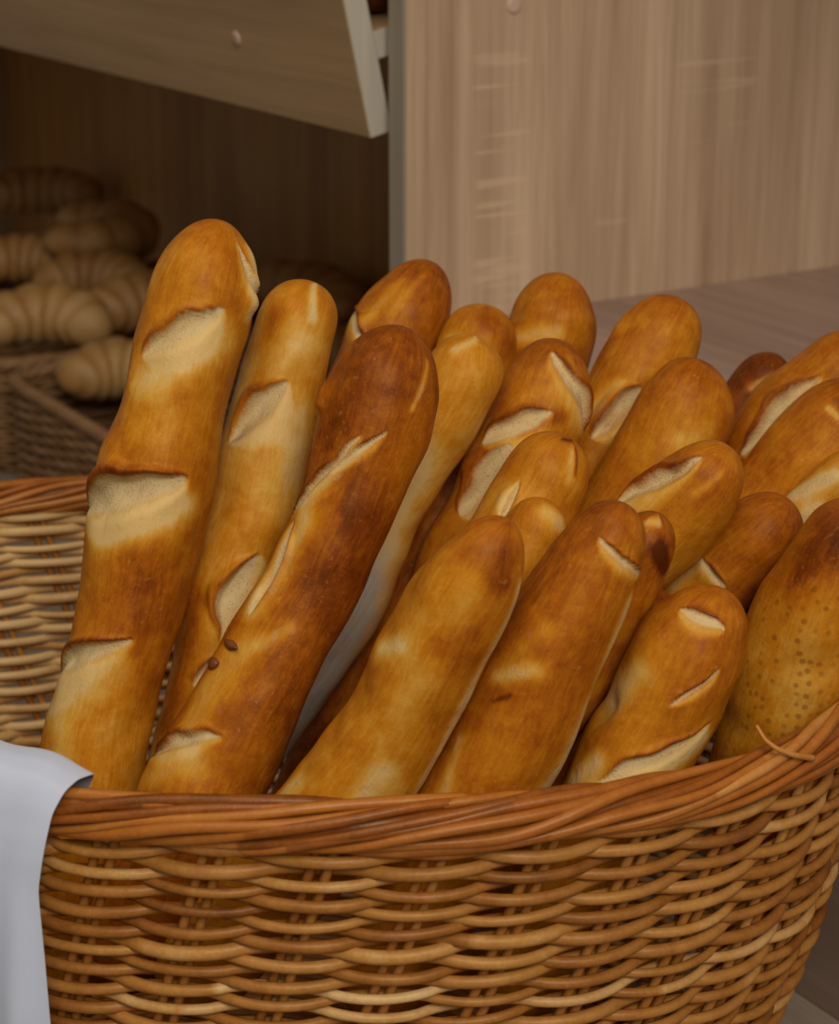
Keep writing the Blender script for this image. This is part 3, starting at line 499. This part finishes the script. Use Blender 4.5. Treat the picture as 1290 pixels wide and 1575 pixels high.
  axis=[[0.0304, 1.2288, 1.1336, 0.0189], [0.0216, 1.2225, 1.1147, 0.019], [0.0137, 1.2164, 1.0962, 0.02], [0.0055, 1.2101, 1.0772, 0.0211], [-0.003, 1.2039, 1.0582, 0.0215], [-0.0111, 1.1978, 1.0398, 0.0218], [-0.0199, 1.1916, 1.0209, 0.0221], [-0.0296, 1.1855, 1.0025, 0.0221], [-0.0393, 1.1794, 0.984, 0.0221], [-0.0487, 1.1735, 0.9662, 0.0215], [-0.0584, 1.1674, 0.9477, 0.0208], [-0.0681, 1.1613, 0.9293, 0.0201], [-0.0775, 1.1554, 0.9114, 0.0195], [-0.0873, 1.1493, 0.8929, 0.0188]],
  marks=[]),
]

FACE = np.array([0, -.948, .317]); FACE /= np.linalg.norm(FACE)

TIPS = {1: 2.1, 3: 1.5, 5: 1.6, 7: 1.4, 8: 1.4, 11: 1.7, 12: 1.5, 14: 1.2, 15: 1.4, 17: 1.6, 18: 1.6, 23: 1.6, 24: 1.5}
def make_loaf(rec):
    n = rec['n']; A = np.array(rec['axis'])
    r = np.random.default_rng(100 + n)
    seg = np.r_[0, np.cumsum(np.linalg.norm(np.diff(A[:, :3], axis=0), axis=1))]; Ltot = seg[-1]
    fine = np.linspace(0, Ltot, 700)
    W = np.column_stack([np.interp(fine, seg, A[:, i]) for i in range(4)])
    K = 45; ker = np.hanning(K); ker /= ker.sum()
    for i in range(4):
        x = W[:, i]; pad = np.r_[2 * x[0] - x[K // 2:0:-1], x, 2 * x[-1] - x[-2:-K // 2 - 1:-1]]
        W[:, i] = np.convolve(pad, ker, 'valid')
    r0, r1 = W[0, 3], W[-1, 3]
    l0, l1 = r0 * TIPS.get(n, 1.3), r1 * 1.2
    th = np.linspace(.02, PI / 2, 34)
    s = np.r_[l0 * (1 - np.cos(th)), np.arange(l0 + .0012, Ltot - l1, .0012), (Ltot - l1 * (1 - np.cos(th)))[::-1]]
    C = np.column_stack([np.interp(s, fine, W[:, i]) for i in range(3)]); R = np.interp(s, fine, W[:, 3])
    R = R * np.sqrt(np.clip(1 - np.clip(1 - s / l0, 0, 1) ** 2.3, 0, 1)) * np.sqrt(np.clip(1 - np.clip(1 - (Ltot - s) / l1, 0, 1) ** 2.2, 0, 1))
    T = np.column_stack([np.interp(s, fine, np.gradient(W[:, i], fine)) for i in range(3)]); T /= np.linalg.norm(T, axis=1)[:, None]
    fa = FACE - T * (T @ FACE)[:, None]; fa /= np.linalg.norm(fa, axis=1)[:, None]
    sd = np.cross(T, fa)
    na = 168; ph = np.linspace(-PI, PI, na, endpoint=False)
    S, PH = np.meshgrid(s, ph, indexing='ij')
    Rb = np.interp(S, s, R); Rl = np.maximum(np.interp(S, fine, W[:, 3]), .004)
    D = np.cos(PH)[..., None] * fa[:, None] + np.sin(PH)[..., None] * sd[:, None]
    base = C[:, None] + D * Rb[..., None]
    P = base.reshape(-1, 3)
    env = np.clip(Rb / Rl, 0, 1).ravel()
    lump = wav(P + n, 48, n, 2) * .0028 + wav(P - n, 140, n + 50, 2) * .0009
    disp = lump * env
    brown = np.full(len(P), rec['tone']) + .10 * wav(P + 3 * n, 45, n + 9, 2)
    # the tip bakes darker, the flanks paler where loaves touched
    brown += .10 * np.exp(-(S.ravel() / .02) ** 2)
    bloom = np.zeros(len(P)); flour = np.zeros(len(P)); dots = np.zeros(len(P))
    Sx = S.ravel(); wob = wav(P, 420, n + 20, 2); wob2 = wav(P, 160, n + 31, 2)
    for (ty, s0, p0, s1, p1, w, st) in rec['marks']:
        rl = np.interp((s0 + s1) / 2, fine, W[:, 3])
        if ty == 's':      # a cut that reaches the flank runs on round it
            if abs(p0) > 1.05: p0 = math.copysign(abs(p0) + .45, p0)
            if abs(p1) > 1.05: p1 = math.copysign(abs(p1) + .45, p1)
        x0, y0, x1, y1 = s0, p0 * rl, s1, p1 * rl
        dx, dy = x1 - x0, y1 - y0; ln = math.hypot(dx, dy) + 1e-6; dx /= ln; dy /= ln
        nx, ny = -dy, dx
        if nx < 0: nx, ny = -nx, -ny
        Y = PH.ravel() * rl
        tau = ((Sx - x0) * dx + (Y - y0) * dy) / ln
        e = (Sx - x0) * nx + (Y - y0) * ny
        e = e + .0017 * wob2 + .00025 * wob
        if ty == 's':
            tt = 2 * tau - 1
            taper = np.clip(1 - np.clip(np.abs(tt), 0, 1) ** 2.0, 0, 1)
            ww = np.maximum(w * taper ** .85 * (1 + .22 * wob2), 1e-4)
            x = e / ww
            H = min(.0080, .75 * w) * taper
            dpt = smoothstep(-1.05, -.70, x) * (1 - smoothstep(-.35, 1.4, x))
            rdg = np.exp(-((x + 1.35) / .42) ** 2)
            disp += env * (-H * dpt + .62 * H * rdg)
            bl = smoothstep(-1.0 - .0012 / ww, -1.0 + .0014 / ww, x) * (1 - smoothstep(.15, 1.35, x)) * smoothstep(0, .22, taper)
            bloom = np.maximum(bloom, bl * np.clip(.84 + .16 * wob2, .5, 1.1))
            brown += smoothstep(0, .2, taper) * (.26 * np.exp(-((x + 1.22) / .35) ** 2) - .34 * smoothstep(.2, 1.0, x) * (1 - smoothstep(1.2, 3.4, x)))
        else:
            tc = np.clip(tau, 0, 1)
            d2 = ((Sx - (x0 + (x1 - x0) * tc)) ** 2 + (Y - (y0 + (y1 - y0) * tc)) ** 2)
            g = np.exp(-(d2 / (w * w)) * (1 + .45 * wob2))
            if ty == 'p':
                brown -= .62 * st * g; bloom = np.maximum(bloom, (.50 * st if w < .008 else .30 * st) * g)
            elif ty == 'd': brown += st * g; 
            elif ty == 'f': flour = np.maximum(flour, st * np.minimum(1, 1.5 * g))
            elif ty == 'b':      # a lump (or, negative, a dent): st is its height in mm
                disp += st * .001 * g * env
            elif ty == 'o': dots = np.maximum(dots, np.minimum(1, 1.6 * st * g))
    disp += bloom * (wob * .00045 + wob2 * .0006) * env
    V = P + D.reshape(-1, 3) * disp[:, None]
    F = grid_faces(len(s), na)
    # close both ends
    c0 = V[:na].mean(0); c1 = V[-na:].mean(0); b = len(V)
    V = np.vstack([V, np.repeat(c0[None], na, 0), np.repeat(c1[None], na, 0)])
    j = np.arange(na); j2 = (j + 1) % na
    F = np.vstack([F, np.stack([b + j, b + j2, j2, j], -1), np.stack([(len(s) - 1) * na + j, (len(s) - 1) * na + j2, b + na + j2, b + na + j], -1)])
    sk = np.column_stack([np.clip(bloom, 0, 1.2), np.clip(brown, -.2, 1.1), flour, dots])
    sk = np.vstack([sk, np.repeat(sk[:1], na, 0), np.repeat(sk[-2:-1], na, 0)])
    # origin at the loaf's lower end
    org = A[-1, :3]
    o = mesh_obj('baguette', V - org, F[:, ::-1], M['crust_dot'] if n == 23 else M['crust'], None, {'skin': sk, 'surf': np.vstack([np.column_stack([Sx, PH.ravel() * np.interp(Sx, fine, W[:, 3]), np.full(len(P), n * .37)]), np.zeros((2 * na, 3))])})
    o.location = org
    tag(o, rec['label'], 'baguette', 'baguettes in the big basket')
    return o, (C, fa, sd, R, s)
BREAD = {}
for rec in LOAVES:
    BREAD[rec['n']] = make_loaf(rec)

# burnt flakes curled up on the dark loaf's left edge (parts of that loaf)
def flake(loaf, s, phi, ls, lp, ht, seed):
    o, (C, fa, sd, R, sarr) = loaf
    i = int(np.abs(sarr - s).argmin())
    d = math.cos(phi) * fa[i] + math.sin(phi) * sd[i]
    T = C[min(i + 2, len(C) - 1)] - C[max(i - 2, 0)]; T /= np.linalg.norm(T)
    B = np.cross(T, d); c = C[i] + d * (R[i] + ht * .1)
    u = np.linspace(0, PI, 14); v = np.linspace(0, 2 * PI, 22, endpoint=False)
    U, Vv = np.meshgrid(u, v, indexing='ij')
    x = np.cos(U) * ls; y = np.sin(U) * np.cos(Vv) * lp; z = np.sin(U) * np.sin(Vv) * ht
    P = c + x[..., None] * T + y[..., None] * B + z[..., None] * d
    P = P.reshape(-1, 3); P = P + (P - c) * (.34 * wav(P, 620, seed, 3))[:, None]
    return mesh_obj('burnt_flake', P - np.array(o.location), grid_faces(14, 22), M['burnt'], o)
f_ = [(0.1947, 0.9492), (0.2095, 1.1293)]
for k, (s, phi) in enumerate(f_):
    tag(flake(BREAD[3], s, phi, (.0022, .0032)[k], (.0068, .0050)[k], .0020, 5 + k), 'dark burnt flake of crust')

# a loose end of cane sticking up from the border
tw = np.array([(.165, .9483, 1.0724), (.1688, .9443, 1.0666), (.1751, .9428, 1.0621), (.1843, .9464, 1.0572), (.1951, .9551, 1.0517)])
tt = np.linspace(0, 4, 40)
tp = np.column_stack([np.interp(tt, range(5), tw[:, i]) for i in range(3)])
for _ in range(3): tp[1:-1] = (tp[:-2] + 2 * tp[1:-1] + tp[2:]) / 4
V, F = tube(tp, np.linspace(.0009, .0017, 40), 8)
mb = MB(); mb.add(V - np.array(bk.location), F, np.ones(3) * .8); mb.build('loose_cane_end', M['rattan_rim'], bk)

# ------------------------------------------------------------------ white cloth over the rim
CROWS = [(-0.03, -0.03, 4.6877), (-0.02, -0.006, 4.7254), (-0.01, 0.001, 4.7393), (0, 0.0025, 4.7289), (0.01, 0.0005, 4.7215), (0.0165, -0.008, 4.7119), (0.02, -0.02, 4.7062), (0.0215, -0.031, 4.701), (0.022, -0.046, 4.6946), (0.0225, -0.065, 4.6984), (0.0225, -0.085, 4.7015), (0.023, -0.12, 4.7055), (0.0235, -0.16, 4.7072), (0.024, -0.21, 4.7065)]
ca = np.r_[0, .0015, np.linspace(.006, .95, 130)]
ro = np.array(CROWS)
ti = np.linspace(0, len(ro) - 1, 110)
rr_ = np.column_stack([np.interp(ti, range(len(ro)), ro[:, i]) for i in range(3)])
for _ in range(4): rr_[1:-1] = (rr_[:-2] + 2 * rr_[1:-1] + rr_[2:]) / 4
G = np.zeros((len(ti), len(ca), 3))
for i, (o_, h_, pe) in enumerate(rr_):
    a_ = pe - ca
    hang = smoothstep(.0, -.12, np.array(h_)) if o_ > .012 else 0.0
    top = 1 - smoothstep(.012, .021, np.array(o_))
    m_ = ca * .30
    fold = (.0068 * np.sin(m_ * 105 + .6 * math.sin(h_ * 18) + .4) + .0038 * np.sin(m_ * 173 + 2.0 + h_ * 9) + .0018 * np.sin(m_ * 330 + h_ * 25)) * (hang * .95 + .06) * (1 - np.exp(-m_ / .008))
    lift = .0135 * (1 - np.exp(-(m_ / .020))) * top * (1 - smoothstep(-.012, -.03, np.array(o_))) + .0015 * np.sin(m_ * 160 + o_ * 90) * top * (1 - np.exp(-m_ / .01))
    xy = ell(a_, 1.0, off=o_ + fold + .004 * hang) + BC
    G[i] = np.column_stack([xy, RIMZ + h_ + lift])
corg = np.array([*(ell(np.array([4.5]))[0] + BC), RIMZ])
t = NT('white_cotton')
wv = t.noise(t.mapped((1, 1, 1)), 1400, 2); bg = t.noise(t.mapped((1, 1, 1)), 30, 2)
M['cloth'] = t.set(Base_Color=t.mix(bg, (.50, .53, .62), (.56, .59, .68)), Roughness=.85, Normal=t.bump(wv, .15, .0004), Sheen_Weight=.2)
cl = mesh_obj('cloth', G.reshape(-1, 3) - corg, grid_faces(len(ti), len(ca), False), M['cloth'])
cl.location = corg
so = cl.modifiers.new('thick', 'SOLIDIFY'); so.thickness = .0009; so.offset = 1
tag(cl, 'white cotton cloth draped over the left end of the big basket', 'cloth')

# ------------------------------------------------------------------ croissant baskets in the left bay
def local(p): return p       # unit frame coordinates
def wicker_box(x0, x1, y0, y1, z0, z1, label):
    root = empty('croissant_basket', UNIT, RZ); tag(root, label, 'basket', 'square baskets of croissants')
    cx_, cy_ = (x0 + x1) / 2, (y0 + y1) / 2; w2, d2 = (x1 - x0) / 2, (y1 - y0) / 2
    def rect(q, s, off=0.0):
        a = 2 * PI * q; ex = 9.0
        c, k = np.cos(a), np.sin(a); rad = (np.abs(c) ** ex + np.abs(k) ** ex) ** (-1 / ex)
        return np.column_stack([cx_ + (w2 * s + off) * c * rad, cy_ + (d2 * s + off) * k * rad])
    mb = MB(); n = int((z1 - z0 - .012) / .0062); ns = 44
    for j in range(n):
        z = z0 + .004 + j * .0062; q = np.linspace(0, 1, ns * 7, endpoint=False)
        xy = rect(q, .985 + .015 * (z - z0) / (z1 - z0), .0028 * np.cos(q * ns * PI + j * PI))
        V, F = tube(np.column_stack([xy, np.full(len(q), z)]), .0031, 6, True)
        mb.add(V, F, np.ones(3) * RNG.uniform(.25, .8))
    mb.build('woven_side', M['wicker'], root)
    for k in range(ns // 2):
        z = np.linspace(z0 + .002, z1 - .004, 8); q = np.full(8, (k + .25) * 2 / ns)
        xy = np.vstack([rect(q[:1], .985 + .015 * (zz - z0) / (z1 - z0)) for zz in z])
        sb = MB(); V, F = tube(np.column_stack([xy, z]), .0024, 6, False, up=(.3, 1, .1)); sb.add(V, F, np.ones(3) * .35)
        sb.build('stake', M['wicker'], root)
    mb = MB(); q = np.linspace(0, 1, 400, endpoint=False)
    for k in range(4):
        psi = 2 * PI * (k / 4 + 26 * q)
        xy = rect(q, 1.0, .0042 * np.cos(psi)); V, F = tube(np.column_stack([xy, z1 - .006 + .0042 * np.sin(psi)]), .0042, 6, True)
        mb.add(V, F, np.ones(3) * RNG.uniform(.3, .8))
    mb.build('plaited_rim', M['wicker'], root)
    o = box('base', x0 + .014, x1 - .014, y0 + .014, y1 - .014, z0, z0 + .006, M['wicker'], root)
    return root
BZ = BENCH_Z + .001
wicker_box(-.034, .43, .425, .832, BZ, .885, 'square wicker basket of croissants just left of the tallest baguette')
wicker_box(-.034, .43, .868, 1.30, BZ, .885, 'square wicker basket of croissants cut by the left edge of the photo')

t = NT('croissant_crust')
v_ = t.mapped((1, 1, 1)); at = t.new('ShaderNodeAttribute', attribute_name='tint')
sp = t.new('ShaderNodeSeparateColor'); t.link(at.outputs['Color'], sp.inputs[0])
n_ = t.noise(v_, 40, 3); n2_ = t.noise(v_, 380, 2)
f_ = t.math('ADD', sp.outputs[0], t.math('MULTIPLY', t.math('SUBTRACT', n_, .5), .5), True)
c_ = t.ramp(f_, [(0, (.17, .060, .010)), (.45, (.36, .160, .032)), (1, (.52, .30, .105))])
sd_ = t.math('MULTIPLY', t.math('SUBTRACT', n2_, .54), 8, True)
c_ = t.mix(t.math('MULTIPLY', sd_, .40), c_, (.58, .38, .18))
M['croissant'] = t.set(Base_Color=c_, Roughness=.55, Normal=t.bump(n2_, .5, .002))

def croissant(x, y, z, yaw, rc, span, r, tx=0.0, ty=0.0, label='', ridges=9, group='croissants in the square baskets', seed=1, tone=.5):
    """crescent: arc of radius rc over 'span' rad, thick in the middle, ridged by its rolled layers"""
    n = 150; na = 34
    a = np.linspace(-span / 2, span / 2, n); q = a / (span / 2)
    C = np.column_stack([rc * np.cos(a) - rc, rc * np.sin(a), np.zeros(n)])
    T = np.column_stack([-np.sin(a), np.cos(a), np.zeros(n)])
    rad = r * (1 - .50 * np.abs(q) ** 2.2) * np.sqrt(np.clip(1 - np.abs(q) ** 14, 0.0004, 1))
    ph = np.linspace(0, 2 * PI, na, endpoint=False)
    N = np.column_stack([np.cos(a), np.sin(a), np.zeros(n)]); Z = np.array([0, 0, 1.])
    Q, PH = np.meshgrid(q, ph, indexing='ij')
    saw = (Q * ridges * .36 + .10 * np.sin(PH + Q * 3) + .05 * np.sin(Q * 11 + seed)) % 1.0
    saw = np.where(Q > 0, saw, 1 - saw)
    stp = 1 + .11 * np.sin(PI * np.clip(saw, 0, 1)) ** .8 - .07
    Rr = rad[:, None] * stp
    V = C[:, None] + Rr[..., None] * (np.cos(PH)[..., None] * N[:, None] + .86 * np.sin(PH)[..., None] * Z)
    V = V.reshape(-1, 3); V += (V - np.repeat(C, na, 0)) * (.06 * wav(V, 90, seed, 2))[:, None]
    tint = tone + .30 * (np.sin(PI * saw.ravel()) - .6) + .10 * wav(V, 60, seed + 3, 1)
    V[:, 0] += rc * .5
    Rm = np.array((Matrix.Rotation(yaw, 3, 'Z') @ Matrix.Rotation(ty, 3, 'Y') @ Matrix.Rotation(tx, 3, 'X')))
    o = mesh_obj('croissant', V @ Rm.T, grid_faces(n, na)[:, ::-1], M['croissant'], None, {'tint': np.repeat(tint[:, None], 3, 1)})
    o.matrix_world = Matrix.Translation(UNIT) @ Matrix.Rotation(RZ, 4, 'Z') @ Matrix.Translation((x, y, z))
    return tag(o, label, 'croissant', group)
for args in [
 dict(x=.05,y=.90,z=.915,yaw=1.05,rc=.060,span=3.1,r=.041,tx=.0,ty=-.25,label='big pale croissant arching over the rim between the two square baskets',seed=1,tone=.66,ridges=8),
 dict(x=.075,y=.735,z=.882,yaw=1.0,rc=.062,span=2.6,r=.040,tx=0,ty=-.1,label='croissant lowest in its basket, right beside the tallest baguette',seed=2,tone=.62),
 dict(x=.185,y=.885,z=.918,yaw=1.25,rc=.075,span=2.5,r=.043,tx=0,ty=-.1,label='ridged croissant lying behind the lowest croissant, touching the tallest baguette',seed=3,tone=.46),
 dict(x=.175,y=1.05,z=.922,yaw=.8,rc=.07,span=2.4,r=.038,tx=0,ty=-.1,label='ridged croissant in the middle of the pile, behind the big pale arching one',seed=4,tone=.42),
 dict(x=.14,y=1.20,z=.925,yaw=1.0,rc=.07,span=2.4,r=.038,label='croissant at the left edge of the photo, just above the big pale arching one',seed=5,tone=.40),
 dict(x=.255,y=1.19,z=.958,yaw=-.50,rc=.078,span=3.9,r=.040,ty=.05,label='large horseshoe shaped croissant lying on top of the pile',seed=6,tone=.42,ridges=11),
 dict(x=.34,y=1.62,z=.935,yaw=1.0,rc=.09,span=2.4,r=.042,label='yellowish croissant farthest back at the left edge of the photo',seed=7,tone=.52),
 dict(x=.335,y=.84,z=.925,yaw=.25,rc=.12,span=2.2,r=.040,label='croissant at the foot of the dark back panel, left of the divider',seed=8,tone=.44),
 dict(x=.32,y=.66,z=.885,yaw=1.1,rc=.08,span=2.2,r=.040,label='croissant glimpsed in the gap between the pale thin baguette and the darkest one',seed=9,tone=.42),
]:
    croissant(**args)

# dark loaf lying on the tilted shelf, seen through the slot beside the divider
bx = o0 + ux * (.0805 + .034) + wx * (LT + .042)
k_, s_ = math.cos(RZ), math.sin(RZ)
def tow(x, y, z): return [UNIT[0] + x * k_ - y * s_, UNIT[1] + x * s_ + y * k_, z]
ax_ = [tow(bx[0], .05 + .017 * i, bx[1]) + [.033] for i in range(14)]
lf, _ = make_loaf(dict(n=40, tone=.85, label='dark loaf lying on the tilted upper shelf, seen through the slot beside the divider', axis=ax_, marks=[]))
lf.name = 'bread_loaf'; lf['category'] = 'bread'
del lf['group']


# ------------------------------------------------------------------ light
def area(name, loc, target, size, power, col, sy=None):
    l = bpy.data.lights.new(name, 'AREA'); l.shape = 'RECTANGLE'; l.size = size; l.size_y = sy or size; l.energy = power; l.color = col
    o = bpy.data.objects.new(name, l); COL.objects.link(o); o.location = loc
    d = Vector(target) - Vector(loc); o.rotation_euler = d.to_track_quat('-Z', 'Y').to_euler()
    return o
area('shop_window_light', (.45, -1.15, 2.75), (-.02, 1.25, 1.1), 1.3, 45, (1.0, .97, .92), 1.1)
area('ceiling_panel_light', (-.5, .3, 3.1), (-.1, 1.2, 1.1), 1.0, 12, (1.0, .93, .84), 1.0)
w = bpy.data.worlds.new('world'); SC.world = w; w.use_nodes = True
w.node_tree.nodes['Background'].inputs[0].default_value = (1.0, .92, .80, 1)
w.node_tree.nodes['Background'].inputs[1].default_value = .135

# ------------------------------------------------------------------ camera
cd = bpy.data.cameras.new('camera'); cam = bpy.data.objects.new('camera', cd); COL.objects.link(cam)
cam.location = (0, 0, 1.5); cam.rotation_euler = (math.radians(90 - 18.5), 0, 0)
cd.sensor_fit = 'VERTICAL'; cd.sensor_height = 24; cd.sensor_width = 24; cd.lens = 3250 / 1575 * 24
cd.clip_start = .05
cd.dof.use_dof = True; cd.dof.focus_distance = 1.12; cd.dof.aperture_fstop = 7.0
SC.camera = cam
vs = SC.view_settings
SC.display_settings.display_device = 'sRGB'
vs.view_transform = 'Standard'; vs.look = 'None'; vs.exposure = 0.0; vs.gamma = 1.0; vs.use_curve_mapping = False
